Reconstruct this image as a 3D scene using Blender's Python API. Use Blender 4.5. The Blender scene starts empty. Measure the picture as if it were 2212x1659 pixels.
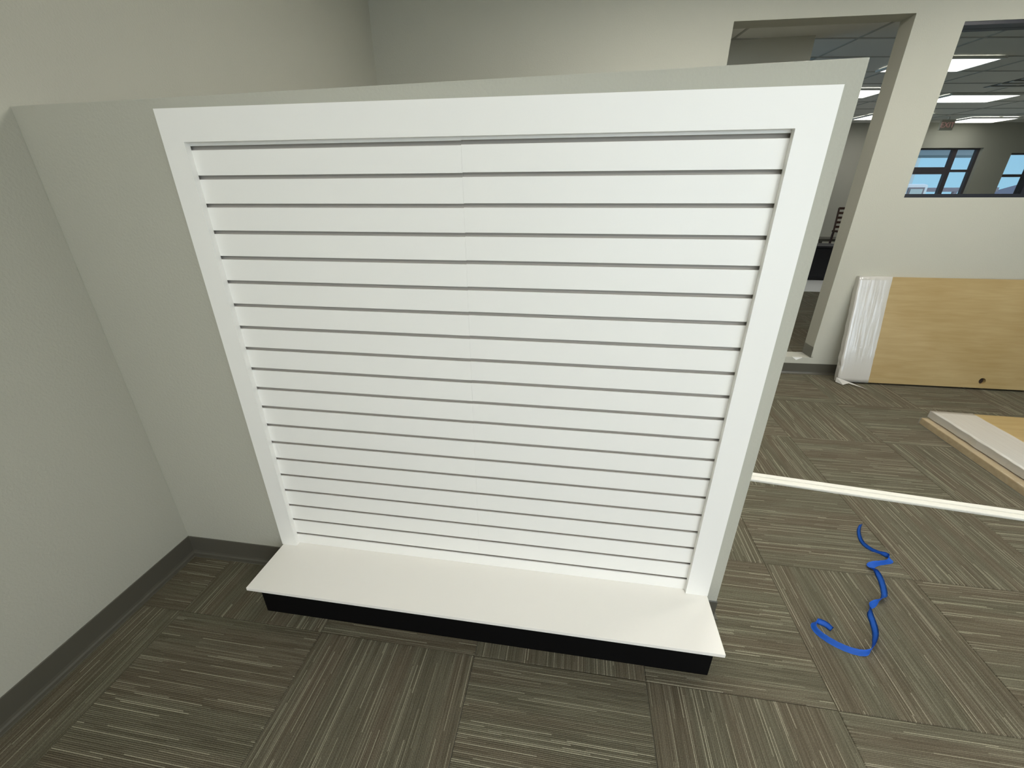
import bpy, bmesh, math, random
from mathutils import Matrix, Vector, noise

random.seed(7)
S = bpy.context.scene
COL = S.collection
R_ = math.radians

# ------------------------------------------------------------------ camera
cam_d = bpy.data.cameras.new('camera')
cam = bpy.data.objects.new('camera', cam_d)
COL.objects.link(cam)
cam_d.sensor_fit = 'HORIZONTAL'
cam_d.sensor_width = 36.0
cam_d.lens = 903.5 / 2212.0 * 36.0
cam_d.clip_start = 0.02
cam_d.clip_end = 400
RX, RY, RZ = -0.4204, 0.1509, 0.0018          # pitch, yaw, roll
rot = (Matrix.Rotation(RY, 3, 'Z') @ Matrix.Rotation(RX, 3, 'X') @ Matrix.Rotation(RZ, 3, 'Y'))
m3 = Matrix((rot.col[0], rot.col[2], -rot.col[1])).transposed()
cam.matrix_world = Matrix.Translation((1.1231, -1.2265, 1.5374)) @ m3.to_4x4()
S.camera = cam

# ------------------------------------------------------------------ sky, exposure
S.view_settings.view_transform = 'Standard'
S.view_settings.look = 'None'
S.view_settings.gamma = 1.0
S.view_settings.use_curve_mapping = False
S.view_settings.exposure = 0.10
S.cycles.max_bounces = 5; S.cycles.diffuse_bounces = 4; S.cycles.glossy_bounces = 2; S.cycles.transmission_bounces = 2
S.cycles.use_adaptive_sampling = True; S.cycles.adaptive_threshold = 0.03
S.cycles.caustics_reflective = False; S.cycles.caustics_refractive = False
W = bpy.data.worlds.new('sky'); S.world = W
W.use_nodes = True
nt = W.node_tree; nt.nodes.clear()
tc = nt.nodes.new('ShaderNodeTexCoord'); sx = nt.nodes.new('ShaderNodeSeparateXYZ')
mr = nt.nodes.new('ShaderNodeMapRange'); mr.inputs[1].default_value = -0.05; mr.inputs[2].default_value = 0.5
mx = nt.nodes.new('ShaderNodeMix'); mx.data_type = 'RGBA'
mx.inputs[6].default_value = (0.42, 0.74, 0.98, 1); mx.inputs[7].default_value = (0.16, 0.40, 0.85, 1)
bg = nt.nodes.new('ShaderNodeBackground'); bg.inputs[1].default_value = 0.95
wo = nt.nodes.new('ShaderNodeOutputWorld')
nt.links.new(tc.outputs['Generated'], sx.inputs[0]); nt.links.new(sx.outputs[2], mr.inputs[0])
nt.links.new(mr.outputs[0], mx.inputs[0]); nt.links.new(mx.outputs[2], bg.inputs[0]); nt.links.new(bg.outputs[0], wo.inputs[0])

def area(name, loc, rot, sx_, sy_, power, col):
    l = bpy.data.lights.new(name, 'AREA'); l.shape = 'RECTANGLE'; l.size = sx_; l.size_y = sy_
    l.energy = power; l.color = col
    o = bpy.data.objects.new(name, l); COL.objects.link(o); o.location = loc; o.rotation_euler = rot
    return o
# daylight entering through the storefront glazing of the front wall
DAY = area('daylight_storefront', (2.9, -4.12, 1.65), (R_(90), 0, 0), 3.4, 2.2, 58, (0.93, 0.975, 1.0))
LENS_BEYOND = 4.4      # radiance of the troffer lenses in the room beyond
DAY2 = area('daylight_storefront_right', (6.5, -4.12, 1.65), (R_(90), 0, 0), 2.7, 2.2, 36, (0.92, 0.97, 1.0))
SUN = bpy.data.objects.new('sun', bpy.data.lights.new('sun', 'SUN')); COL.objects.link(SUN)
SUN.data.energy = 2.6; SUN.data.angle = 0.01; SUN.data.color = (1.0, 0.96, 0.88)
SUN.rotation_euler = Vector((-0.5, 0.35, -0.8)).to_track_quat('-Z', 'Y').to_euler()
TROFFERS = [  # x, y, lens radiance, label of this room's ceiling lights
    (1.9, 1.15, 26.5, 'troffer over the aisle behind the partition'),
    (4.2, 1.45, 20.0, 'troffer over the flat door slabs'),
    (0.9, -3.0, 17.0, 'troffer over the floor in front of the slatwall'),
    (2.9, -3.0, 37.0, 'troffer towards the front glazing')]

# ------------------------------------------------------------------ materials
def mat(name):
    m = bpy.data.materials.new(name); m.use_nodes = True
    n = m.node_tree; n.nodes.clear()
    o = n.nodes.new('ShaderNodeOutputMaterial'); b = n.nodes.new('ShaderNodeBsdfPrincipled')
    n.links.new(b.outputs[0], o.inputs[0])
    return m, n, b, o
def N(n, t, **k):
    x = n.nodes.new(t)
    for a, v in k.items(): setattr(x, a, v)
    return x
def L(n, a, b): n.links.new(a, b)
def math_(n, op, a, b=None, c=None):
    x = N(n, 'ShaderNodeMath', operation=op)
    for i, v in enumerate((a, b, c)):
        if v is None: continue
        if isinstance(v, (int, float)): x.inputs[i].default_value = v
        else: L(n, v, x.inputs[i])
    return x.outputs[0]
def mixc(n, f, a, b):
    x = N(n, 'ShaderNodeMix', data_type='RGBA')
    for i, v in ((0, f), (6, a), (7, b)):
        if isinstance(v, (int, float)): x.inputs[i].default_value = v
        elif isinstance(v, tuple): x.inputs[i].default_value = (*v, 1)
        else: L(n, v, x.inputs[i])
    return x.outputs[2]

def plain(name, col, rough=0.5, metallic=0.0, spec=0.5, bump=0, bscale=100, bdist=0.001, var=0.0):
    m, n, b, o = mat(name)
    b.inputs['Base Color'].default_value = (*col, 1); b.inputs['Roughness'].default_value = rough
    b.inputs['Metallic'].default_value = metallic; b.inputs['Specular IOR Level'].default_value = spec
    g = N(n, 'ShaderNodeNewGeometry')
    if var:
        t = N(n, 'ShaderNodeTexNoise'); t.inputs['Scale'].default_value = 2.5; t.inputs['Detail'].default_value = 4
        L(n, g.outputs['Position'], t.inputs['Vector'])
        c1 = tuple(v * (1 - var) for v in col); c2 = tuple(min(1, v * (1 + var)) for v in col)
        L(n, mixc(n, t.outputs[0], c1, c2), b.inputs['Base Color'])
    if bump:
        t = N(n, 'ShaderNodeTexNoise'); t.inputs['Scale'].default_value = bscale; t.inputs['Detail'].default_value = 3
        L(n, g.outputs['Position'], t.inputs['Vector'])
        bp = N(n, 'ShaderNodeBump'); bp.inputs['Strength'].default_value = bump; bp.inputs['Distance'].default_value = bdist
        L(n, t.outputs[0], bp.inputs['Height']); L(n, bp.outputs[0], b.inputs['Normal'])
    return m

def carpet_mat():
    m, n, b, o = mat('carpet_tile_stripe')
    b.inputs['Roughness'].default_value = 0.95; b.inputs['Specular IOR Level'].default_value = 0.1
    tc = N(n, 'ShaderNodeTexCoord'); oi = N(n, 'ShaderNodeObjectInfo'); s = N(n, 'ShaderNodeSeparateXYZ')
    L(n, tc.outputs['Object'], s.inputs[0])
    X = math_(n, 'ADD', s.outputs[0], math_(n, 'MULTIPLY', oi.outputs['Random'], 37.0))
    Y = math_(n, 'ADD', s.outputs[1], math_(n, 'MULTIPLY', oi.outputs['Random'], 91.0))
    def vec(x, y):
        c = N(n, 'ShaderNodeCombineXYZ')
        L(n, x, c.inputs[0])
        if y is not None: L(n, y, c.inputs[1])
        return c.outputs[0]
    u = math_(n, 'DIVIDE', X, 0.0048)
    rib = math_(n, 'FLOOR', u)
    fr = math_(n, 'FRACT', u)
    wn = N(n, 'ShaderNodeTexWhiteNoise', noise_dimensions='1D'); L(n, rib, wn.inputs['W'])
    seg = math_(n, 'FLOOR', math_(n, 'ADD', math_(n, 'DIVIDE', Y, 0.26), math_(n, 'MULTIPLY', wn.outputs[0], 13.0)))
    wn2 = N(n, 'ShaderNodeTexWhiteNoise', noise_dimensions='2D'); L(n, vec(rib, seg), wn2.inputs['Vector'])
    streak = N(n, 'ShaderNodeMapRange'); L(n, wn2.outputs[0], streak.inputs[0])
    streak.inputs[1].default_value = 0.83; streak.inputs[2].default_value = 1.0
    t1 = N(n, 'ShaderNodeTexNoise', noise_dimensions='2D'); t1.inputs['Scale'].default_value = 1; t1.inputs['Detail'].default_value = 3
    L(n, vec(math_(n, 'MULTIPLY', X, 300.0), math_(n, 'MULTIPLY', Y, 4.0)), t1.inputs['Vector'])
    t2 = N(n, 'ShaderNodeTexNoise', noise_dimensions='2D'); t2.inputs['Scale'].default_value = 1; t2.inputs['Detail'].default_value = 1
    L(n, vec(math_(n, 'MULTIPLY', X, 9.0), math_(n, 'MULTIPLY', Y, 0.8)), t2.inputs['Vector'])
    t3 = N(n, 'ShaderNodeTexNoise', noise_dimensions='2D'); t3.inputs['Scale'].default_value = 1; t3.inputs['Detail'].default_value = 1
    L(n, vec(math_(n, 'MULTIPLY', X, 300.0), math_(n, 'MULTIPLY', Y, 300.0)), t3.inputs['Vector'])
    # per rib tone
    ribt = math_(n, 'MULTIPLY', wn2.outputs[0], 0.35)
    tone = N(n, 'ShaderNodeMapRange'); L(n, math_(n, 'ADD', t1.outputs[0], math_(n, 'SUBTRACT', ribt, 0.17)), tone.inputs[0])
    tone.inputs[1].default_value = 0.25; tone.inputs[2].default_value = 0.80
    olive = mixc(n, tone.outputs[0], (0.098, 0.089, 0.060), (0.180, 0.167, 0.118))
    brown = mixc(n, tone.outputs[0], (0.100, 0.083, 0.056), (0.180, 0.158, 0.112))
    band = N(n, 'ShaderNodeMapRange'); L(n, t2.outputs[0], band.inputs[0]); band.inputs[1].default_value = 0.42; band.inputs[2].default_value = 0.62
    base = mixc(n, band.outputs[0], olive, brown)
    core = N(n, 'ShaderNodeMapRange'); L(n, math_(n, 'ABSOLUTE', math_(n, 'SUBTRACT', fr, 0.5)), core.inputs[0])
    core.inputs[1].default_value = 0.18; core.inputs[2].default_value = 0.30; core.inputs[3].default_value = 1.0; core.inputs[4].default_value = 0.0
    gap = N(n, 'ShaderNodeMapRange'); L(n, math_(n, 'ABSOLUTE', math_(n, 'SUBTRACT', fr, 0.5)), gap.inputs[0])
    gap.inputs[1].default_value = 0.34; gap.inputs[2].default_value = 0.48
    pile_col = mixc(n, math_(n, 'MULTIPLY', math_(n, 'MULTIPLY', streak.outputs[0], core.outputs[0]), 0.85), base, (0.38, 0.355, 0.26))  # pale beige yarn streaks over the base tone
    pile_col = mixc(n, math_(n, 'MULTIPLY', gap.outputs[0], 0.6), pile_col, (0.030, 0.026, 0.018))  # dark gaps between ribs: backing and occlusion put into the colour
    fine = N(n, 'ShaderNodeMapRange'); L(n, t3.outputs[0], fine.inputs[0]); fine.inputs[3].default_value = 0.62; fine.inputs[4].default_value = 1.38
    hsv = N(n, 'ShaderNodeHueSaturation'); L(n, pile_col, hsv.inputs['Color']); L(n, fine.outputs[0], hsv.inputs['Value'])
    L(n, hsv.outputs[0], b.inputs['Base Color'])
    h = math_(n, 'SINE', math_(n, 'MULTIPLY', fr, math.pi))
    hh = math_(n, 'ADD', h, math_(n, 'MULTIPLY', t3.outputs[0], 0.8))
    bp = N(n, 'ShaderNodeBump'); bp.inputs['Strength'].default_value = 0.7; bp.inputs['Distance'].default_value = 0.0018
    L(n, hh, bp.inputs['Height']); L(n, bp.outputs[0], b.inputs['Normal'])
    return m

def maple_mat(name, c1, c2):
    m, n, b, o = mat(name)
    b.inputs['Roughness'].default_value = 0.42
    tc = N(n, 'ShaderNodeTexCoord'); mp = N(n, 'ShaderNodeMapping'); mp.inputs['Scale'].default_value = (2.2, 22, 22)
    L(n, tc.outputs['Object'], mp.inputs[0])
    t = N(n, 'ShaderNodeTexNoise'); t.inputs['Scale'].default_value = 1.6; t.inputs['Detail'].default_value = 6; t.inputs['Distortion'].default_value = 0.6
    L(n, mp.outputs[0], t.inputs['Vector'])
    t2 = N(n, 'ShaderNodeTexNoise'); t2.inputs['Scale'].default_value = 2.0; t2.inputs['Detail'].default_value = 2
    L(n, tc.outputs['Object'], t2.inputs['Vector'])
    f = math_(n, 'ADD', math_(n, 'MULTIPLY', t.outputs[0], 0.55), math_(n, 'MULTIPLY', t2.outputs[0], 0.45))
    f = N(n, 'ShaderNodeMapRange'); L(n, math_(n, 'ADD', math_(n, 'MULTIPLY', t.outputs[0], 0.5), math_(n, 'MULTIPLY', t2.outputs[0], 0.5)), f.inputs[0])
    f.inputs[1].default_value = 0.35; f.inputs[2].default_value = 0.65
    L(n, mixc(n, f.outputs[0], c1, c2), b.inputs['Base Color'])
    return m

def film_mat(name='shrink_wrap_film', cover=0.80):
    m, n, b, o = mat(name)
    b.inputs['Base Color'].default_value = (0.66, 0.64, 0.59, 1); b.inputs['Roughness'].default_value = 0.13
    b.inputs['Specular IOR Level'].default_value = 0.8; b.inputs['IOR'].default_value = 1.9
    tc = N(n, 'ShaderNodeTexCoord'); mp = N(n, 'ShaderNodeMapping'); mp.inputs['Scale'].default_value = (48, 2.5, 48)
    L(n, tc.outputs['Object'], mp.inputs[0])
    t = N(n, 'ShaderNodeTexNoise'); t.inputs['Scale'].default_value = 1; t.inputs['Detail'].default_value = 4
    L(n, mp.outputs[0], t.inputs['Vector'])
    bp = N(n, 'ShaderNodeBump'); bp.inputs['Strength'].default_value = 0.26; bp.inputs['Distance'].default_value = 0.006
    L(n, t.outputs[0], bp.inputs['Height']); L(n, bp.outputs[0], b.inputs['Normal'])
    tr = N(n, 'ShaderNodeBsdfTransparent'); mxs = N(n, 'ShaderNodeMixShader'); mxs.inputs[0].default_value = cover
    L(n, tr.outputs[0], mxs.inputs[1]); L(n, b.outputs[0], mxs.inputs[2]); L(n, mxs.outputs[0], o.inputs[0])
    return m

def glass_mat():
    m, n, b, o = mat('window_glass')
    n.nodes.remove(b)
    tr = N(n, 'ShaderNodeBsdfTransparent'); tr.inputs[0].default_value = (0.95, 0.97, 0.96, 1)
    g = N(n, 'ShaderNodeBsdfGlossy'); g.inputs['Roughness'].default_value = 0.02
    fr = N(n, 'ShaderNodeFresnel'); fr.inputs[0].default_value = 1.22
    x = N(n, 'ShaderNodeMixShader'); L(n, fr.outputs[0], x.inputs[0]); L(n, tr.outputs[0], x.inputs[1]); L(n, g.outputs[0], x.inputs[2])
    L(n, x.outputs[0], o.inputs[0])
    return m

def emit_mat(name, col, s):
    m, n, b, o = mat(name)
    b.inputs['Base Color'].default_value = (0.8, 0.8, 0.8, 1)
    b.inputs['Emission Color'].default_value = (*col, 1); b.inputs['Emission Strength'].default_value = s
    return m

M = dict(
    paint=plain('wall_paint_greige', (0.464, 0.457, 0.388), 0.75, spec=0.25, bump=0.38, bscale=115, bdist=0.0035, var=0.02),
    white=plain('white_melamine', (0.90, 0.888, 0.850), 0.38, spec=0.4),
    deck=plain('white_deck_laminate', (0.90, 0.872, 0.815), 0.35, spec=0.4),
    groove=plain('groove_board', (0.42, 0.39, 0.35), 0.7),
    black=plain('black_plinth_laminate', (0.0035, 0.0033, 0.0035), 0.7, spec=0.08),
    base=plain('vinyl_cove_base', (0.090, 0.084, 0.066), 0.35, spec=0.45),
    ceil=plain('ceiling_tile', (0.88, 0.87, 0.82), 0.9, bump=0.3, bscale=90),
    tbar=plain('ceiling_grid_metal', (0.45, 0.45, 0.42), 0.5),
    navy=plain('dark_window_frame', (0.012, 0.013, 0.020), 0.4),
    bronze=plain('bronze_window_frame', (0.06, 0.05, 0.06), 0.45),
    tape=plain('blue_painter_tape', (0.022, 0.165, 0.70), 0.6, bump=0.25, bscale=600, bdist=0.0005, var=0.08),
    mould=plain('white_moulding', (0.82, 0.80, 0.72), 0.45),
    maple=maple_mat('maple_veneer', (0.345, 0.238, 0.094), (0.43, 0.32, 0.150)),
    mapleedge=maple_mat('maple_edge', (0.42, 0.29, 0.13), (0.56, 0.43, 0.22)),
    film=film_mat(), film_thin=film_mat('thin_film', 0.22), glass=glass_mat(), carpet=carpet_mat(),
    dark=plain('bore_painted_shade', (0.035, 0.02, 0.011), 0.9),
    cherry=plain('dark_cherry_wood', (0.045, 0.016, 0.008), 0.4),
    blackplastic=plain('black_plastic', (0.008, 0.008, 0.012), 0.45),
    sheet=plain('white_paper_sheet', (0.62, 0.61, 0.57), 0.7),
    lens_beyond=emit_mat('troffer_lens_beyond', (1.0, 0.98, 0.93), LENS_BEYOND),
    metalw=plain('white_painted_metal', (0.75, 0.75, 0.72), 0.4),
    red=emit_mat('exit_letters_red', (0.9, 0.06, 0.03), 0.12),
    concrete=plain('exterior_concrete', (0.60, 0.59, 0.56), 0.9, var=0.1),
    stucco=plain('exterior_stucco', (0.62, 0.70, 0.70), 0.9),
    canopy=plain('canopy_soffit', (0.55, 0.60, 0.62), 0.9),
    leaf=plain('hedge_leaf', (0.10, 0.16, 0.09), 0.9),
    roof=plain('roof_brown', (0.30, 0.25, 0.27), 0.9),
    vehicle=plain('vehicle_grey_paint', (0.80, 0.82, 0.85), 0.3),
)

# ------------------------------------------------------------------ helpers
def bx(bm, x0, x1, y0, y1, z0, z1):
    v = [bm.verts.new(p) for p in ((x0,y0,z0),(x1,y0,z0),(x1,y1,z0),(x0,y1,z0),(x0,y0,z1),(x1,y0,z1),(x1,y1,z1),(x0,y1,z1))]
    for f in ((3,2,1,0),(4,5,6,7),(0,1,5,4),(1,2,6,5),(2,3,7,6),(3,0,4,7)): bm.faces.new([v[i] for i in f])
    return v
def mesh(name, bm, m, bevel=0.0, smooth=False):
    if bevel:
        bmesh.ops.bevel(bm, geom=list(bm.edges), offset=bevel, segments=2, affect='EDGES', profile=0.6)
    bmesh.ops.recalc_face_normals(bm, faces=bm.faces)
    me = bpy.data.meshes.new(name); bm.to_mesh(me); bm.free()
    me.materials.append(M[m])
    if smooth:
        for p in me.polygons: p.use_smooth = True
    return me
def link(name, me, parent=None, loc=None, rz=0.0):
    o = bpy.data.objects.new(name, me); COL.objects.link(o)
    if parent is not None: o.parent = parent
    if loc is not None: o.location = loc
    if rz: o.rotation_euler = (0, 0, rz)
    return o
def obj(name, bm, m, parent=None, loc=None, rz=0.0, bevel=0.0, smooth=False):
    return link(name, mesh(name, bm, m, bevel, smooth), parent, loc, rz)
def boxo(name, dims, m, parent=None, bevel=0.0, loc=None, rz=0.0):
    bm = bmesh.new(); bx(bm, *dims); return obj(name, bm, m, parent, loc, rz, bevel)
def tag(o, label, cat, group=None):
    o['label'] = label; o['category'] = cat
    if group: o['group'] = group
    return o
def struct(o, label=None, cat=None):
    o['kind'] = 'structure'
    if label: o['label'] = label
    if cat: o['category'] = cat
    return o
def empty(name, loc=(0, 0, 0), rz=0.0):
    o = bpy.data.objects.new(name, None); COL.objects.link(o); o.location = loc; o.rotation_euler = (0, 0, rz)
    o.empty_display_size = 0.1
    return o
def grid_wall(bm, xs, zs, holes, y0, y1):
    """wall of boxes in the x/z plane with rectangular holes; one closed shell, no inner faces"""
    def solid(i, j):
        if i < 0 or j < 0 or i >= len(xs)-1 or j >= len(zs)-1: return False
        cx, cz = (xs[i]+xs[i+1])/2, (zs[j]+zs[j+1])/2
        return not any(a < cx < b and c < cz < d for a, b, c, d in holes)
    V = {}
    def v(i, j, k):
        if (i, j, k) not in V: V[i, j, k] = bm.verts.new((xs[i], (y0, y1)[k], zs[j]))
        return V[i, j, k]
    for i in range(len(xs)-1):
        for j in range(len(zs)-1):
            if not solid(i, j): continue
            bm.faces.new((v(i,j,0), v(i+1,j,0), v(i+1,j+1,0), v(i,j+1,0)))
            bm.faces.new((v(i,j,1), v(i,j+1,1), v(i+1,j+1,1), v(i+1,j,1)))
            if not solid(i-1, j): bm.faces.new((v(i,j,0), v(i,j+1,0), v(i,j+1,1), v(i,j,1)))
            if not solid(i+1, j): bm.faces.new((v(i+1,j,0), v(i+1,j,1), v(i+1,j+1,1), v(i+1,j+1,0)))
            if not solid(i, j-1): bm.faces.new((v(i,j,0), v(i,j,1), v(i+1,j,1), v(i+1,j,0)))
            if not solid(i, j+1): bm.faces.new((v(i,j+1,0), v(i+1,j+1,0), v(i+1,j+1,1), v(i,j+1,1)))

# ------------------------------------------------------------------ key dimensions
XW, XE = -0.591, 1.737            # left wall, free end of the partition
YP, TP = 0.019, 0.045             # partition front face, thickness
HL, HR = 1.789, 1.819             # partition top at its two ends
YB, AB = 2.783, math.atan(0.0299) # back wall plane through (2, YB)
TB = 0.155
ZC = 3.05                         # ceiling of this room
XR, YF = 8.2, -4.2                # right and front walls (outside the frame)
ZF2 = 0.160                       # raised floor of the room beyond
ZC2 = 2.95
A8 = R_(8)                        # the far room's ceiling grid and far wall are turned a little
T = 0.6096                        # carpet tile

# ------------------------------------------------------------------ floor and carpet tiles
fl = struct(boxo('floor', (XW-0.1, XR+0.2, YF-0.2, YB+0.35, -0.12, -0.006), 'concrete'))
X0, Y0 = 0.2265, -0.262           # a tile joint crossing
tile_cache = {}
def tile(x0, x1, y0, y1, along_y, z, parent):
    w, h = x1-x0-0.0012, y1-y0-0.0012
    if w < 0.01 or h < 0.01: return
    if not along_y: w, h = h, w
    key = (round(w, 4), round(h, 4))
    if key not in tile_cache:
        bm = bmesh.new(); c = 0.0016
        lo = [bm.verts.new((sx*w/2, sy*h/2, -0.006)) for sx, sy in ((-1,-1),(1,-1),(1,1),(-1,1))]
        mi = [bm.verts.new((sx*w/2, sy*h/2, -c)) for sx, sy in ((-1,-1),(1,-1),(1,1),(-1,1))]
        hi = [bm.verts.new((sx*(w/2-c), sy*(h/2-c), 0)) for sx, sy in ((-1,-1),(1,-1),(1,1),(-1,1))]
        bm.faces.new(hi)
        for i in range(4):
            j = (i+1) % 4
            bm.faces.new((lo[i], lo[j], mi[j], mi[i])); bm.faces.new((mi[i], mi[j], hi[j], hi[i]))
        tile_cache[key] = mesh('carpet_tile', bm, 'carpet')
    link('carpet_tile', tile_cache[key], parent, ((x0+x1)/2, (y0+y1)/2, z), 0.0 if along_y else R_(90))
ylim = lambda x: YB + math.tan(AB)*(x-2)
for i in range(-2, 13):
    for j in range(-7, 6):
        x0, x1, y0, y1 = X0+i*T, X0+(i+1)*T, Y0+j*T, Y0+(j+1)*T
        x0 = max(x0, XW+0.002); x1 = min(x1, XR); y1 = min(y1, ylim(x0)); y0 = max(y0, YF)
        if x1-x0 < 0.01 or y1-y0 < 0.01: continue
        tile(x0, x1, y0, y1, (i+j) % 2 == 1, 0.0, fl)

# ------------------------------------------------------------------ room shell
struct(boxo('wall_left', (XW-0.12, XW, YF, YB+0.3, -0.12, ZC), 'paint'))
# back wall, turned slightly, with the door opening and the interior window
def backframe(o): o.location = (2, YB, 0); o.rotation_euler = (0, 0, AB); return o
ca = math.cos(AB)
bxl = lambda x: (x-2)/ca
D0, D1, DZ = bxl(2.136), bxl(3.332), 2.690
W0, W1, WZ0, WZ1 = bxl(3.655), bxl(4.56), 1.528, 2.632
xa, xb = bxl(XW-0.1), bxl(13.5)
bm = bmesh.new()
grid_wall(bm, [xa, D0, D1, W0, W1, xb], [-0.12, ZF2, WZ0, WZ1, DZ, ZC+0.1], [(D0, D1, ZF2, DZ), (W0, W1, WZ0, WZ1)], 0, TB)
wb = struct(backframe(obj('wall_back', bm, 'paint')))
# chipped plaster at the sill edge
bm = bmesh.new()
vs = [bm.verts.new(p) for p in ((D1-0.155,-0.0015,ZF2-0.002),(D1-0.12,-0.003,ZF2-0.026),(D1-0.07,-0.0015,ZF2-0.002),(D1-0.155,0.01,ZF2+0.001),(D1-0.07,0.01,ZF2+0.001))]
bm.faces.new((vs[0], vs[1], vs[2])); bm.faces.new((vs[0], vs[2], vs[4], vs[3]))
obj('plaster_chip', bm, 'white', wb)
struct(boxo('wall_right', (XR, XR+0.15, YF, 2.99, -0.12, ZC), 'paint'))
bm = bmesh.new()
grid_wall(bm, [XW-0.1, 1.2, 8.0, XR+0.15], [-0.12, 0.45, 2.85, ZC], [(1.2, 8.0, 0.45, 2.85)], YF-0.15, YF)
struct(obj('wall_front', bm, 'paint'))
ceil_ = struct(boxo('ceiling', (XW-0.1, XR+0.15, YF-0.1, YB+0.02, ZC, ZC+0.1), 'ceil'))
for q in ceil_.data.vertices:
    if q.co.y > 0: q.co.y = ylim(q.co.x)+0.03
wn = struct(empty('window_1', (4.6, YF-0.08, 0)))
for k in range(9): boxo('mullion', (-3.4+k*0.85-0.03, -3.4+k*0.85+0.03, -0.03, 0.03, 0.45, 2.85), 'navy', wn)
for z in (0.45, 2.79): boxo('window_frame', (-3.4, 3.4, -0.03, 0.03, z, z+0.06), 'navy', wn)
for k in range(8): boxo('pane', (-3.4+k*0.85+0.03, -3.4+(k+1)*0.85-0.03, -0.003, 0.003, 0.51, 2.79), 'glass', wn)

# partition (wing wall) standing out from the left wall
bm = bmesh.new()
v = bx(bm, XW, XE, YP, YP+TP, -0.006, HL)
for q in (v[5], v[6]): q.co.z = HR
pt = struct(obj('wall_partition', bm, 'paint', bevel=0.0025), )

# cove base
def cove(x0, x1, m='base', name='baseboard', n=1):
    """profile extruded along local x; wall face at y=0, room towards -y"""
    bm = bmesh.new()
    prof = [(0.0, 0.1016), (-0.002, 0.1016), (-0.0034, 0.0995), (-0.0034, 0.020), (-0.0055, 0.011), (-0.0105, 0.0058), (-0.0215, 0.0042), (-0.0230, 0.001), (-0.0230, 0.0), (0.0, 0.0)]
    a = [bm.verts.new((x0, p[0], p[1])) for p in prof]; b = [bm.verts.new((x1, p[0], p[1])) for p in prof]
    for i in range(len(prof)):
        j = (i+1) % len(prof); bm.faces.new((a[i], a[j], b[j], b[i]))
    bm.faces.new(a); bm.faces.new(list(reversed(b)))
    return bm
o = struct(obj('baseboard_partition', cove(XW, -0.045), 'base')); o.location = (0, YP, 0)
o = struct(obj('baseboard_partition', cove(1.66, XE+0.003), 'base')); o.location = (0, YP, 0)
o = struct(obj('baseboard_partition', cove(0, TP+0.004), 'base')); o.location = (XE, YP-0.002, 0); o.rotation_euler = (0, 0, R_(90))
o = struct(obj('baseboard_left', cove(0, YP-YF), 'base')); o.location = (XW, YF, 0); o.rotation_euler = (0, 0, R_(90))
o = struct(obj('baseboard_left', cove(0, YB-YP-TP-0.1), 'base')); o.location = (XW, YP+TP, 0); o.rotation_euler = (0, 0, R_(90))
o = struct(backframe(obj('baseboard_back', cove(xa+0.1, bxl(XR)), 'base')))
# base on the door jamb in the raised opening
o = struct(obj('baseboard_jamb', cove(0, TB), 'base'))
p = Vector((2, YB, ZF2)) + Vector((D1*math.cos(AB), D1*math.sin(AB), 0)); o.location = p; o.rotation_euler = (0, 0, AB+R_(90))
o.scale = (1, 1, 1)
# ------------------------------------------------------------------ slatwall display on the partition
PITCH, GAP, Z1 = 0.0762, 0.0105, 1.6728
ZD = 0.1656                      # deck top
XL, XJ, XRR = 0.0, 0.8022, 1.6024
def slat_profile(z0, z1, full0, full1):
    """cross-section (y, z): thin face lips, recessed web behind (T-slot grooves)"""
    lip = 0.0048; e = 0.010
    a = z0 + (e if full0 else 0); b = z1 - (e if full1 else 0)
    c = 0.0006
    return [(c, z0), (0, z0+c), (0, z1-c), (c, z1), (lip, z1), (lip, b), (0.0135, b), (0.0135, a), (lip, a), (lip, z0)]
def extrude(prof, x0, x1):
    bm = bmesh.new()
    a = [bm.verts.new((x0, *p)) for p in prof]; b = [bm.verts.new((x1, *p)) for p in prof]
    for i in range(len(prof)):
        j = (i+1) % len(prof); bm.faces.new((a[i], a[j], b[j], b[i]))
    bm.faces.new(list(reversed(a))); bm.faces.new(b)
    return bm
FZ = 1.681                       # lower edge of the top rail
sd = tag(empty('slatwall_display', (0.8, -0.0095, ZD)), 'white slatwall with a flat white board frame, mounted on the partition', 'slatwall')
for name, lab, x0, x1, dz in (('panel', 'left white slatwall panel, between the left stile and the vertical joint', -0.02, XJ-0.00015, 0.0),
                          ('panel', 'right white slatwall panel, between the vertical joint and the right stile', XJ+0.00015, XRR+0.02, 0.0012)):
    r = empty('panel', ((x0+x1)/2-0.8, 0.0095, 0)); r.parent = sd; r['label'] = lab
    hw = (x1-x0)/2
    boxo('backing', (-hw, hw, 0.0135, 0.0188, 0.0005, 1.56), 'groove', r)
    full = mesh('slat', extrude(slat_profile(-(PITCH-GAP)/2, (PITCH-GAP)/2, True, True), -hw, hw), 'white')
    for k in range(19):
        zc = (Z1-PITCH*(k+1) + Z1-PITCH*k-GAP)/2 + dz*(1-k/19)
        link('slat', full, r, (0, 0, zc-ZD))
    obj('slat', extrude(slat_profile(0, 0.06, True, False), -hw, hw), 'white', r, (0, 0, Z1-ZD+dz))
    zt = Z1-PITCH*19-GAP
    obj('slat', extrude(slat_profile(0.0004, zt-ZD, False, True), -hw, hw), 'white', r, (0, 0, 0))
# frame of flat trim boards
fr = sd
def fboard(name, x0, x1, z0, z1): 
    boxo(name, (x0-0.8, x1-0.8, -0.0095, 0.0093, z0-ZD, z1-ZD), 'white', fr)
fboard('stile', -0.068, XL, ZD+0.0005, 1.763)
fboard('stile', XRR, 1.682, ZD+0.0005, 1.763)
fboard('top_rail', XL, XRR, FZ, 1.763)
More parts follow.
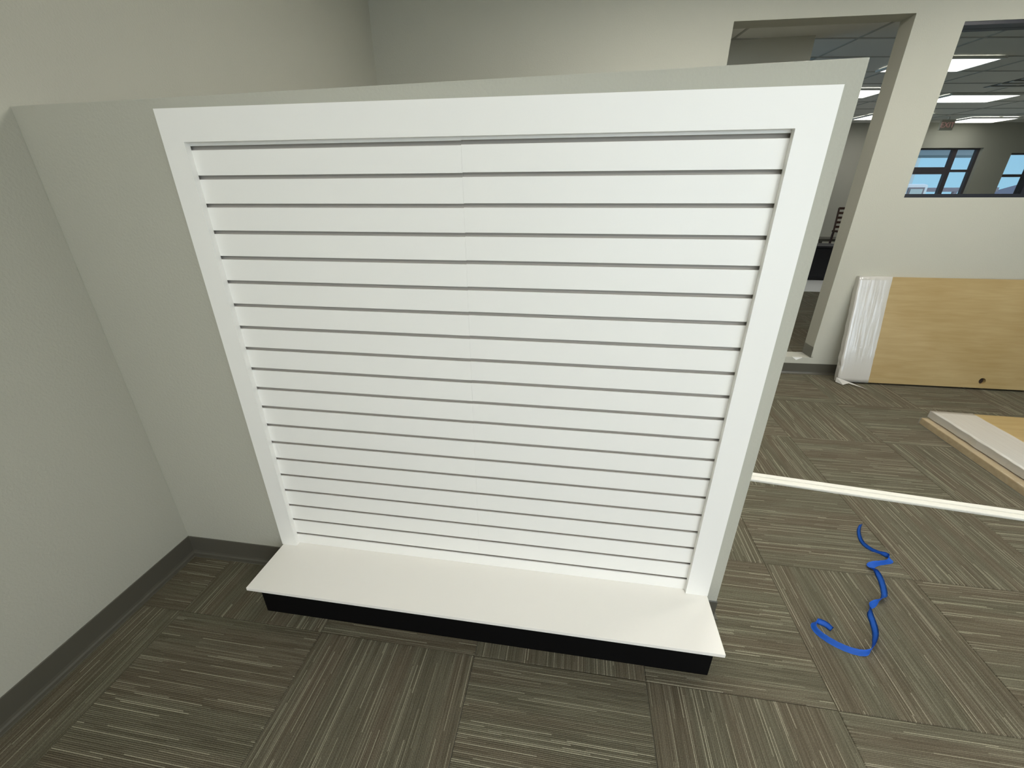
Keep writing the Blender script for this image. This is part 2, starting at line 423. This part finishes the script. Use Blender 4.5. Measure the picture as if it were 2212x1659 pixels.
# spacer behind the frame so that it reaches the wall
boxo('spacer', (-0.067-0.8, -0.021-0.8, 0.0095, 0.0283, 0.002, 1.59), 'white', fr)
boxo('spacer', (1.623-0.8, 1.681-0.8, 0.0095, 0.0283, 0.002, 1.59), 'white', fr)
boxo('spacer', (-0.0205-0.8, 1.6225-0.8, 0.0095, 0.0283, 1.5735, 1.5965), 'white', fr)

# base deck with black plinth
dk = tag(empty('display_deck', (0.81, -0.12, 0)), 'low white display shelf on a black plinth below the slatwall', 'shelf')
boxo('deck_board', (-0.064-0.81, 1.681-0.81, -0.2435+0.12, YP+0.12-0.0005, 0.1515, ZD), 'deck', dk, bevel=0.0012)
pl = boxo('plinth', (-0.040-0.81, 1.662-0.81, -0.209+0.12, YP+0.12-0.0005, 0.0005, 0.1513), 'black', dk)
pl['label'] = 'black plinth under the white shelf'

# ------------------------------------------------------------------ interior window in the back wall
wi = struct(empty('window_2', (2, YB, 0), AB))
yf0, yf1 = 0.06, 0.12
boxo('window_frame', (W0, W1, 0.004, TB-0.006, WZ0, WZ0+0.026), 'navy', wi)
boxo('window_frame', (W0, W1, 0.004, TB-0.006, WZ1-0.020, WZ1), 'navy', wi)
boxo('window_frame', (W0, W0+0.035, yf0, yf1, WZ0+0.026, WZ1-0.020), 'navy', wi)
boxo('window_frame', (W1-0.045, W1, yf0, yf1, WZ0+0.026, WZ1-0.020), 'navy', wi)
boxo('pane', (W0+0.035, W1-0.045, 0.087, 0.093, WZ0+0.026, WZ1-0.020), 'glass', wi)

# ------------------------------------------------------------------ the room beyond
f2 = struct(boxo('floor_beyond', (-0.8, 13.5, YB+0.10, 11.6, -0.12, ZF2-0.006), 'concrete'))
# keep the slab behind the back wall
f2.data.vertices[0].co.y = f2.data.vertices[4].co.y = YB+TB-0.082
f2.data.vertices[1].co.y = f2.data.vertices[5].co.y = YB+TB+0.345
for i in range(-2, 22):
    for j in range(0, 15):
        x0, y0 = 0.2265+i*T, 2.62+j*T
        yb = ylim(x0+T)+TB+0.002
        if y0+T < yb+0.02: continue
        if i < 2 and y0 > 4.3: continue
        if x0+T > 10.2 or y0+T > 9.9: continue
        tile(x0, x0+T, max(y0, yb), y0+T, (i+j) % 2 == 0, ZF2, f2)
struct(boxo('wall_inner', (-0.8, 3.262, 4.20, 4.32, ZF2-0.006, ZC2+0.02), 'paint'))
# far wall with two windows, turned by eight degrees
FO = Vector((8.5, 10.45, 0))
def farframe(o): o.location = FO; o.rotation_euler = (0, 0, A8); return o
F1 = (-1.1, 1.255, 1.05, 2.50); F2 = (1.90, 3.6, 1.05, 2.40)
bm = bmesh.new()
grid_wall(bm, [-9.5, F1[0], F1[1], F2[0], F2[1], 5.5], [ZF2-0.1, 1.05, 2.40, 2.50, ZC2+0.1], [F1, F2], 0, 0.2)
struct(farframe(obj('wall_far', bm, 'paint')))
def far_window(name, rect, mulls, rails):
    r = struct(farframe(empty(name)))
    x0, x1, z0, z1 = rect; w = 0.06; a, b = 0.07, 0.13
    boxo('window_frame', (x0, x1, a, b, z0, z0+w), 'bronze', r); boxo('window_frame', (x0, x1, a, b, z1-0.03, z1), 'bronze', r)
    boxo('window_frame', (x0, x0+w, a, b, z0+w, z1-0.03), 'bronze', r); boxo('window_frame', (x1-w, x1, a, b, z0+w, z1-0.03), 'bronze', r)
    for mxx, ww in mulls: boxo('mullion', (mxx-ww/2, mxx+ww/2, a-0.005, b+0.005, z0+w, z1-0.03), 'bronze', r)
    for q0, q1, zz, hh in rails: boxo('transom', (q0, q1, a-0.002, b+0.002, zz-hh/2, zz+hh/2), 'bronze', r)
    boxo('pane', (x0+w, x1-w, 0.097, 0.103, z0+w, z1-0.03), 'glass', r)
far_window('window_3', F1, [(0.722, 0.095), (-0.5, 0.06)], [(-1.04, 0.68, 2.06, 0.14), (0.765, 1.195, 2.056, 0.05)])
far_window('window_4', F2, [(2.75, 0.07)], [(1.96, 3.54, 1.957, 0.055)])
struct(boxo('wall_side', (13.3, 13.5, 3.3, 11.6, -0.1, ZC2+0.1), 'paint'))
struct(boxo('wall_side', (-0.9, -0.75, 3.0, 4.3, -0.1, ZC2+0.1), 'paint'))

# suspended ceiling of the room beyond: panels in a metal grid, turned with the far wall
ce = struct(boxo('ceiling_beyond', (-0.8, 13.5, YB+TB+0.05, 11.8, ZC2+0.025, ZC2+0.1), 'ceil'))
ce.data.vertices[0].co.y = ce.data.vertices[4].co.y = YB+TB-0.080
ce.data.vertices[1].co.y = ce.data.vertices[5].co.y = YB+TB+0.345
def c8(u, v):  # ceiling grid coordinates to world
    return (FO.x + u*math.cos(A8) - v*math.sin(A8), FO.y + u*math.sin(A8) + v*math.cos(A8))
PU, PV = 1.2192, 0.6096
U0, V0 = -0.035, -0.21
TRO = [(7.03, 7.54), (5.13, 5.40), (9.0, 9.92), (4.80, 6.86), (6.95, 9.22), (10.9, 7.2), (11.2, 4.6), (8.6, 5.0), (1.1, 3.62), (4.15, 3.43)]  # lamps after the doorway pair are unseen, added to brighten the room
U0 = -1.93; V0 = -2.94
panel_me = None
bmg = bmesh.new()
def in_room(u0, v0, u1, v1):
    for u, v_ in ((u0, v0), (u1, v0), (u0, v1), (u1, v1)):
        x, y = c8(u, v_)
        if y < ylim(x)+TB+0.01 or x < -0.7 or x > 13.2 or v_ > -0.01: return False
    return True
bm = bmesh.new(); bx(bm, -PU/2+0.011, PU/2-0.011, -PV/2+0.011, PV/2-0.011, 0, 0.012); panel_me = mesh('ceiling_panel', bm, 'ceil')
for i in range(-7, 5):
    for j in range(-14, 6):
        u0, v0 = U0+i*PU, V0+j*PV
        if not in_room(u0+0.02, v0+0.02, u0+PU-0.02, v0+PV-0.02): continue
        x, y = c8(u0+PU/2, v0+PV/2)
        if x < 3.3 and y > 4.8: continue
        link('ceiling_panel', panel_me, ce, (x, y, ZC2+0.004), A8)
# grid bars
gb = bmesh.new()
for i in range(-7, 6):
    u = U0+i*PU
    bx(gb, u-0.012, u+0.012, -8.6, -0.02, ZC2-0.001, ZC2+0.004)
for j in range(-14, 7):
    v_ = V0+j*PV
    if v_ < -0.03: bx(gb, -7.6, 4.6, v_-0.012, v_+0.012, ZC2-0.0015, ZC2+0.0035)
# clip the bars to the room
gme = mesh('ceiling_grid', gb, 'tbar')
g = link('ceiling_grid', gme, ce, (FO.x, FO.y, 0), A8)
bm = bmesh.new(); bm.from_mesh(gme)
mw = Matrix.Translation(FO) @ Matrix.Rotation(A8, 4, 'Z'); mi = mw.inverted()
for co, no in ((Vector((2, YB+TB+0.003, 0)), Vector((math.sin(AB), -math.cos(AB), 0))), (Vector((13.28, 0, 0)), Vector((1, 0, 0))), (Vector((-0.74, 0, 0)), Vector((-1, 0, 0)))):
    bmesh.ops.bisect_plane(bm, geom=list(bm.verts)+list(bm.edges)+list(bm.faces), plane_co=mi @ co, plane_no=mi.to_3x3() @ no, clear_outer=True)
bm.to_mesh(gme); bm.free()
# troffer lamps
TL = ['troffer in the room beyond, the longest one seen through the interior window', 'troffer nearest behind the interior window, cut off by its left edge',
      'thin distant troffer lowest in the interior window', 'upper troffer seen through the doorway beside the partition end', 'lower small troffer seen through the doorway beside the partition end',
      'troffer added out of view far to the right in the room beyond', 'troffer added out of view in the right front corner of the room beyond', 'troffer added out of view right of the interior window in the room beyond', 'troffer added unseen in the passage behind the back wall', 'troffer added unseen right behind the wall between doorway and interior window']
def troffer(loc, rz, label, lens='lens_beyond', group='ceiling lights of the room beyond', length=PU):
    r = tag(empty('ceiling_light', loc, rz), 'bright rectangular ceiling ' + label, 'light', group)
    w, h = length/2-0.012, PV/2-0.012
    bm = bmesh.new()
    e = 0.036
    bx(bm, -w, w, -h, -h+e, -0.004, 0.02); bx(bm, -w, w, h-e, h, -0.004, 0.02)
    bx(bm, -w, -w+e, -h+e, h-e, -0.004, 0.02); bx(bm, w-e, w, -h+e, h-e, -0.004, 0.02)
    obj('frame', bm, 'metalw', r)
    boxo('diffuser', (-w+e, w-e, -h+e, h-e, 0.002, 0.008), lens, r)
    return r
TLEN = [1.12, 1.02, 1.0]
for k, ((x, y), lab) in enumerate(zip(TRO, TL)):
    troffer((x, y, ZC2-0.024), A8, lab, length=TLEN[k] if k < 3 else PU)
# troffers of this room (above the frame)
for k, (x, y, rad, lab) in enumerate(TROFFERS):
    M['lens_%d' % k] = emit_mat('troffer_lens_%d' % k, (1.0, 0.975, 0.91), rad)
    troffer((x, y, ZC-0.026), 0, lab, 'lens_%d' % k, 'ceiling lights of the front room')

# air vent in the far ceiling
x, y = 7.02, 6.62
vt = tag(empty('ceiling_vent', (x, y, ZC2-0.004), A8), 'dark slotted air vent in the ceiling beyond the interior window', 'vent')
boxo('backing', (-0.29, 0.29, -0.29, 0.29, 0.003, 0.007), 'navy', vt)
for k in range(4): boxo('slat', (-0.28, 0.28, -0.26+k*0.15, -0.26+k*0.15+0.06, -0.006, 0.003), 'metalw', vt)
# exit sign
p = c8(-0.52, -0.9)
ex = tag(empty('exit_sign', (*p, 2.72), A8), 'small blurred red exit sign hanging near the far wall', 'sign')
boxo('housing', (-0.13, 0.13, -0.02, 0.02, 0, 0.18), 'paint', ex)
boxo('stem', (-0.012, 0.012, -0.012, 0.012, 0.18, ZC2-2.72-0.002), 'metalw', ex)
tx = bpy.data.curves.new('letters', 'FONT'); tx.body = 'EXIT'; tx.size = 0.13; tx.align_x = 'CENTER'; tx.extrude = 0.002
txo = bpy.data.objects.new('letters_tmp', tx); COL.objects.link(txo)
dg = bpy.context.evaluated_depsgraph_get(); me = bpy.data.meshes.new_from_object(txo.evaluated_get(dg)); bpy.data.objects.remove(txo)
me.materials.clear(); me.materials.append(M['red'])
lt = link('letters', me, ex, (0, -0.0225, 0.045)); lt.rotation_euler = (R_(90), 0, 0)

# ladder-back bar stool
def tube(bm, a, b, r, seg=8):
    a, b = Vector(a), Vector(b); d = (b-a); q = d.to_track_quat('Z', 'Y').to_matrix()
    ra = [bm.verts.new(a + q @ Vector((r*math.cos(t*2*math.pi/seg), r*math.sin(t*2*math.pi/seg), 0))) for t in range(seg)]
    rb = [bm.verts.new(b + q @ Vector((r*math.cos(t*2*math.pi/seg), r*math.sin(t*2*math.pi/seg), 0))) for t in range(seg)]
    for i in range(seg): bm.faces.new((ra[i], ra[(i+1) % seg], rb[(i+1) % seg], rb[i]))
    bm.faces.new(list(reversed(ra))); bm.faces.new(rb)
st = tag(empty('bar_stool', (6.535, 8.72, ZF2+0.005), 0.0), 'dark cherry ladder-back bar stool seen through the doorway', 'stool')
for s in (-1, 1):
    bm = bmesh.new(); tube(bm, (s*0.20, 0.20, 0), (s*0.19, 0.17, 0.70), 0.021); tube(bm, (s*0.19, 0.17, 0.70), (s*0.185, 0.22, 1.16), 0.018); obj('back_post', bm, 'cherry', st)
    bm = bmesh.new(); tube(bm, (s*0.20, -0.20, 0), (s*0.19, -0.17, 0.70), 0.021); obj('leg', bm, 'cherry', st)
    bm = bmesh.new(); tube(bm, (s*0.197, 0.19, 0.25), (s*0.197, -0.19, 0.25), 0.012); obj('stretcher', bm, 'cherry', st)
for k in range(5): boxo('slat', (-0.185, 0.185, 0.17+0.012*k, 0.19+0.012*k, 0.775+k*0.088, 0.820+k*0.088), 'cherry', st, bevel=0.004)
boxo('seat', (-0.22, 0.22, -0.21, 0.19, 0.70, 0.735), 'cherry', st, bevel=0.01)
boxo('footrest', (-0.197, 0.197, -0.205, -0.18, 0.28, 0.31), 'cherry', st)
# low dark table behind the bin
tb = tag(empty('low_table', (6.85, 9.30, ZF2+0.005)), 'low dark table edge by the bar stool, seen through the doorway', 'table')
boxo('table_top', (-0.7, 0.5, -0.3, 0.3, 0.50, 0.55), 'base', tb, bevel=0.004)
for sx_ in (-0.64, 0.40):
    for sy_ in (-0.26, 0.22): boxo('leg', (sx_, sx_+0.05, sy_, sy_+0.05, 0, 0.50), 'base', tb)
# black bin on the white sheet; sheet enlarged out of view to bounce light
sh = tag(boxo('paper_sheet', (4.35, 10.4, 6.05, 9.7, ZF2+0.001, ZF2+0.004), 'sheet'), 'white protective sheet on the carpet under the black bin, enlarged out of view to bounce light', 'sheet')
bn = tag(empty('storage_bin', (5.36, 7.35, ZF2+0.005)), 'black bin with a rim seen through the doorway', 'bin')
bm = bmesh.new(); v = bx(bm, -0.30, 0.30, -0.24, 0.24, 0, 0.55)
for q in v[:4]: q.co.x *= 0.93; q.co.y *= 0.93
obj('body', bm, 'blackplastic', bn, bevel=0.02)
bm = bmesh.new(); bx(bm, -0.318, 0.318, -0.258, 0.258, 0.552, 0.59); obj('rim', bm, 'blackplastic', bn, bevel=0.012)
boxo('foot_band', (-0.287, 0.287, -0.232, 0.232, 0.03, 0.055), 'blackplastic', bn, bevel=0.006)

# ------------------------------------------------------------------ door slabs
DH, DL_, DT = 0.914, 2.134, 0.0445
def wrapped_end(parent, x0, x1, h, t, seed, kind='film'):
    """film skin around the end of a slab lying in local x (length), y (width 0..h), z (thickness 0..t)"""
    bm = bmesh.new(); nx, ny = 10, 26; g = 0.0025
    def P(x, y, z, k): 
        d = noise.noise(Vector((x*25+seed, y*7, z*30+k*3)))*0.0022
        return d
    # rings around the y-z section for successive x
    per = []
    for k in range(ny+1): per.append((-g + (h+2*g)*k/ny, t+g, 'top'))
    for k in range(1, 4): per.append((h+g, t+g-(t+2*g)*k/4, 'far'))
    for k in range(ny+1): per.append((h+g - (h+2*g)*k/ny, -g*0.3, 'bot'))
    for k in range(1, 4): per.append((-g, -g+(t+2*g)*k/4, 'near'))
    rings = []
    for i in range(nx+1):
        x = x0-g + (x1-x0+g)*i/nx
        ring = []
        for k, (y, z, f) in enumerate(per):
            xx = x
            if i == 0: xx -= 0.004 + 0.009*abs(noise.noise(Vector((y*7, seed, 5)))) + 0.004*noise.noise(Vector((y*26, z*20, seed)))
            if i == nx: xx += 0.003*noise.noise(Vector((y*6, seed, 1)))+0.003*noise.noise(Vector((y*30, seed, 2)))
            d = abs(P(x, y, z, 0))
            yy, zz = y, z
            if f == 'top': zz += d
            if f == 'near': yy -= d
            if f == 'far': yy += d
            ring.append(bm.verts.new((xx, yy, zz)))
        rings.append(ring)
    n_ = len(per)
    for i in range(nx):
        for k in range(n_):
            bm.faces.new((rings[i][k], rings[i][(k+1) % n_], rings[i+1][(k+1) % n_], rings[i+1][k]))
    r0 = rings[0]
    for k in range(ny): bm.faces.new((r0[k], r0[k+1], r0[2*ny+4-(k+1)], r0[2*ny+4-k]))
    bm.faces.new([r0[k] for k in range(ny, ny+5)])
    bm.faces.new([r0[k] for k in range(2*ny+4, 2*ny+8)] + [r0[0]])
    o_ = obj('plastic_wrap', bm, kind, parent)
    for p_ in o_.data.polygons: p_.use_smooth = len(p_.vertices) == 4 and abs(p_.normal.x) < 0.7
    return o_
def slab_mesh(parent, bore=True, edge=True):
    bm = bmesh.new()
    # face panel with a bored hole: polygon grid around the circle
    hx, hy, hr = 1.13, 0.062, 0.027
    if bore:
        seg = 24
        for z, flip in ((DT, False), (0.0, True)):
            sq = 0.05
            ring = [bm.verts.new((hx+hr*math.cos(a*2*math.pi/seg), hy+hr*math.sin(a*2*math.pi/seg), z)) for a in range(seg)]
            outer = []
            for a in range(seg):
                cx_, cy_ = math.cos(a*2*math.pi/seg), math.sin(a*2*math.pi/seg); s_ = sq/max(abs(cx_), abs(cy_))
                outer.append(bm.verts.new((hx+cx_*s_, hy+cy_*s_, z)))
            for a in range(seg):
                b_ = (a+1) % seg; bm.faces.new((ring[a], ring[b_], outer[b_], outer[a]))
            for (a0, a1, b0, b1) in ((0, hx-sq, 0, DH), (hx+sq, DL_, 0, DH), (hx-sq, hx+sq, 0, hy-sq), (hx-sq, hx+sq, hy+sq, DH)):
                bm.faces.new([bm.verts.new((p_, q_, z)) for p_, q_ in ((a0, b0), (a1, b0), (a1, b1), (a0, b1))])
            if z: top = ring
            else: low = ring
        for a in range(seg):
            b_ = (a+1) % seg; bm.faces.new((top[a], low[a], low[b_], top[b_]))
        for q in (((0,0),(DL_,0)), ((DL_,0),(DL_,DH)), ((DL_,DH),(0,DH)), ((0,DH),(0,0))):
            (a0, b0), (a1, b1) = q
            bm.faces.new([bm.verts.new(p_) for p_ in ((a0,b0,0),(a1,b1,0),(a1,b1,DT),(a0,b0,DT))])
    else:
        bx(bm, 0, DL_, 0, DH, 0, DT)
    o = obj('slab', bm, 'maple', parent)
    return o
# leaning door: long edge on the carpet, top edge against the back wall
ld = tag(empty('door_slab', (3.510, 2.628, 0.0)), 'maple door slab on its side leaning against the back wall, end wrapped in film', 'door')
slab_mesh(ld)
wrapped_end(ld, 0, 0.245, DH, DT, 3.1)
boxo('bore_shade_plate', (1.106, 1.154, 0.038, 0.086, 0.018, 0.021), 'dark', ld)  # dark plate set in the hole to stand for its inner shade
lean = math.atan2(0.165, 0.90)
# local x along the wall, local y up (leaning), local z towards the room
yaw = AB
Mx = Matrix.Rotation(yaw*0.3, 4, 'Z') @ Matrix(((1,0,0,0),(0,0,-1,0),(0,1,0,0),(0,0,0,1))) @ Matrix.Rotation(-lean, 4, 'X')
# film tails on the carpet below the wrapped corner
ld.matrix_world = Matrix.Translation((3.510, 2.672, 0.010)) @ Mx
# two door slabs lying flat
def flat_slab(label, loc, rz, wrap, seed, kind='film'):
    r = tag(empty('door_slab', loc, rz), label, 'door')
    s_ = slab_mesh(r, bore=False)
    wrapped_end(r, 0, wrap, DH, DT, seed, kind)
    boxo('edge_band', (-0.0015, 0.0, 0.003, DH-0.003, 0.002, DT-0.002), 'mapleedge', r)
    return r
flat_slab('lower maple door slab of the flat stack on the carpet', (3.672, 0.995, 0.001), R_(-1.8), 0.20, 8.3, 'film_thin')
flat_slab('upper film-wrapped maple door slab lying on top of the flat stack', (3.735, 1.005, 0.001+DT+0.0085), R_(-1.2), 0.262, 1.7)

# ------------------------------------------------------------------ white mouldings on the carpet
def moulding(label, y_off, w):
    r = tag(empty('moulding_strip', (2.25, 1.02, 0.0), R_(-6.65)), label, 'moulding', 'white moulding strips on the carpet')
    prof = [(y_off, 0.0005), (y_off+w, 0.0005), (y_off+w, 0.011), (y_off+w-0.003, 0.0148), (y_off+0.003, 0.0148), (y_off, 0.011)]
    obj('strip', extrude(prof, -0.80, 1.65), 'mould', r)
moulding('nearer of the two white moulding strips lying side by side on the carpet', -0.037, 0.038)
moulding('farther of the two white moulding strips, on the side of the flat doors', 0.0072, 0.033)

# ------------------------------------------------------------------ blue tape
tp = [ # x, y, tilt (deg from flat, >90 leans the other way), width factor
 (2.635, 0.679, 50, .75), (2.600, 0.635, 48, .8), (2.575, 0.580, 52, .8), (2.566, 0.535, 62, .8), (2.580, 0.500, 82, .8), (2.606, 0.484, 95, .8),
 (2.628, 0.470, 60, 1), (2.633, 0.448, 165, 1), (2.606, 0.427, 118, 1), (2.560, 0.412, 118, 1), (2.524, 0.400, 168, 1.3), (2.512, 0.378, 150, 1.1), (2.521, 0.350, 50, 1),
 (2.513, 0.310, 38, 1), (2.495, 0.262, 32, 1), (2.474, 0.226, 40, 1), (2.440, 0.198, 90, 1), (2.405, 0.178, 140, 1.1), (2.380, 0.158, 110, 1), (2.366, 0.128, 45, 1),
 (2.354, 0.085, 36, 1), (2.338, 0.045, 42, 1), (2.312, 0.005, 62, 1), (2.283, -0.030, 86, 1), (2.255, -0.048, 118, 1), (2.222, -0.050, 125, 1), (2.185, -0.040, 125, 1), (2.150, -0.020, 125, 1),
 (2.124, 0.006, 125, 1), (2.115, 0.032, 125, 1), (2.127, 0.054, 128, 1), (2.148, 0.062, 45, 1), (2.168, 0.054, 40, 1), (2.182, 0.036, 30, .9)]
def catmull(P, n):
    out = []
    for i in range(len(P)-1):
        p0, p1, p2, p3 = P[max(0, i-1)], P[i], P[i+1], P[min(len(P)-1, i+2)]
        for k in range(n):
            t = k/n
            out.append([0.5*((2*b)+(-a+c)*t+(2*a-5*b+4*c-d)*t*t+(-a+3*b-3*c+d)*t**3) for a, b, c, d in zip(p0, p1, p2, p3)])
    out.append(list(P[-1])); return out
path = catmull([tuple(map(float, q)) for q in tp], 4)
bm = bmesh.new(); rows = []
TW = 0.0225
for i, (x, y, a, wf) in enumerate(path):
    q0, q1 = path[max(0, i-1)], path[min(len(path)-1, i+1)]
    d = Vector((q1[0]-q0[0], q1[1]-q0[1], 0)).normalized(); s_ = Vector((-d.y, d.x, 0))
    ar = R_(a); w = TW*wf
    across = s_*math.cos(ar) + Vector((0, 0, 1))*math.sin(ar)
    base = Vector((x, y, 0.0022)) - s_*math.cos(ar)*w*0.5
    rows.append([bm.verts.new(base + across*w*k/3 + Vector((0, 0, 0.0012*math.sin(i*1.3)**2))) for k in range(4)])
for i in range(len(rows)-1):
    for k in range(3): bm.faces.new((rows[i][k], rows[i+1][k], rows[i+1][k+1], rows[i][k+1]))
bmesh.ops.solidify(bm, geom=list(bm.faces), thickness=0.0004)
tag(obj('masking_tape', bm, 'tape', smooth=True), 'curled strip of blue painter tape lying on the carpet', 'tape')

# film scraps trailing from the leaning door
bm = bmesh.new()
pts = [(3.488, 2.625, .010), (3.53, 2.575, .004), (3.575, 2.585, .018), (3.69, 2.50, .003), (3.60, 2.60, .02), (3.495, 2.63, .05)]
vs = [bm.verts.new(p) for p in pts]
for f in ((0, 1, 5), (1, 4, 5), (1, 2, 4), (2, 3, 4)): bm.faces.new([vs[i] for i in f])
bmesh.ops.subdivide_edges(bm, edges=list(bm.edges), cuts=2, use_grid_fill=True, fractal=0.3)
for q in bm.verts: q.co.z = max(0.0015, q.co.z)
tag(obj('film_scrap', bm, 'film'), 'crumpled scrap of clear film by the corner of the leaning door', 'film')

# ------------------------------------------------------------------ outdoors beyond the far windows
struct(boxo('ground_outside', (-40, 80, 12.6, 120, -0.3, -0.05), 'concrete'))
cn = tag(empty('entrance_canopy', (8.5, 10.7, 2.55), A8), 'grey canopy outside above the far windows', 'canopy')
boxo('soffit', (-2.6, 5.0, 0.7, 3.0, 0.06, 0.20), 'canopy', cn)
boxo('fascia', (-2.6, 5.0, 3.0, 3.08, 0.0, 0.35), 'canopy', cn)
nb = tag(empty('neighbour_building', (9.6, 24, -0.05)), 'pale building outside behind the left far window', 'building')
boxo('wall', (0, 7.4, 0, 6, 0, 4.0), 'stucco', nb); boxo('parapet', (-0.15, 7.55, -0.15, 6.1, 4.0, 4.15), 'canopy', nb)
vh = tag(empty('parked_vehicle', (10.4, 15.2, -0.05), R_(6)), 'light grey vehicle parked outside the left far window', 'vehicle')
boxo('body', (-1.2, 1.1, 0, 1.9, 0.35, 1.72), 'vehicle', vh, bevel=0.08)
boxo('cab', (1.0, 1.75, 0.05, 1.85, 0.35, 1.95), 'vehicle', vh, bevel=0.1)
boxo('window_frame', (1.12, 1.62, 0.03, 0.052, 1.35, 1.85), 'roof', vh, bevel=0.01)
boxo('window_pane', (1.18, 1.56, 0.02, 0.032, 1.40, 1.80), 'stucco', vh)
for q in (-0.8, 1.2):
    bm = bmesh.new(); tube(bm, (q, 0.05, 0.35), (q, 0.30, 0.35), 0.34, 18); obj('wheel', bm, 'blackplastic', vh)
pg = tag(empty('patio_frame', (14.6, 19.6, -0.05)), 'dark post-and-beam frame outside low in the left far window', 'pergola')
for q in (0, 1.25, 2.5): boxo('post', (q-0.06, q+0.06, -0.06, 0.06, 0, 1.75), 'roof', pg)
boxo('beam', (-0.2, 2.7, -0.07, 0.07, 1.75, 1.9), 'roof', pg)
rf = tag(empty('far_house', (27.5, 30.0, -0.05)), 'low brown house roof outside the right far window', 'house')
boxo('wall', (0, 3.2, 0, 3, 0, 1.7), 'stucco', rf)
bm = bmesh.new(); v = bx(bm, -0.3, 3.5, -0.3, 3.3, 1.7, 2.35)
for q in v[4:]: q.co.y = 1.5
for q in (v[4], v[7]): q.co.x += 0.7
for q in (v[5], v[6]): q.co.x -= 0.7
bmesh.ops.remove_doubles(bm, verts=bm.verts, dist=1e-4); obj('roof', bm, 'roof', rf)
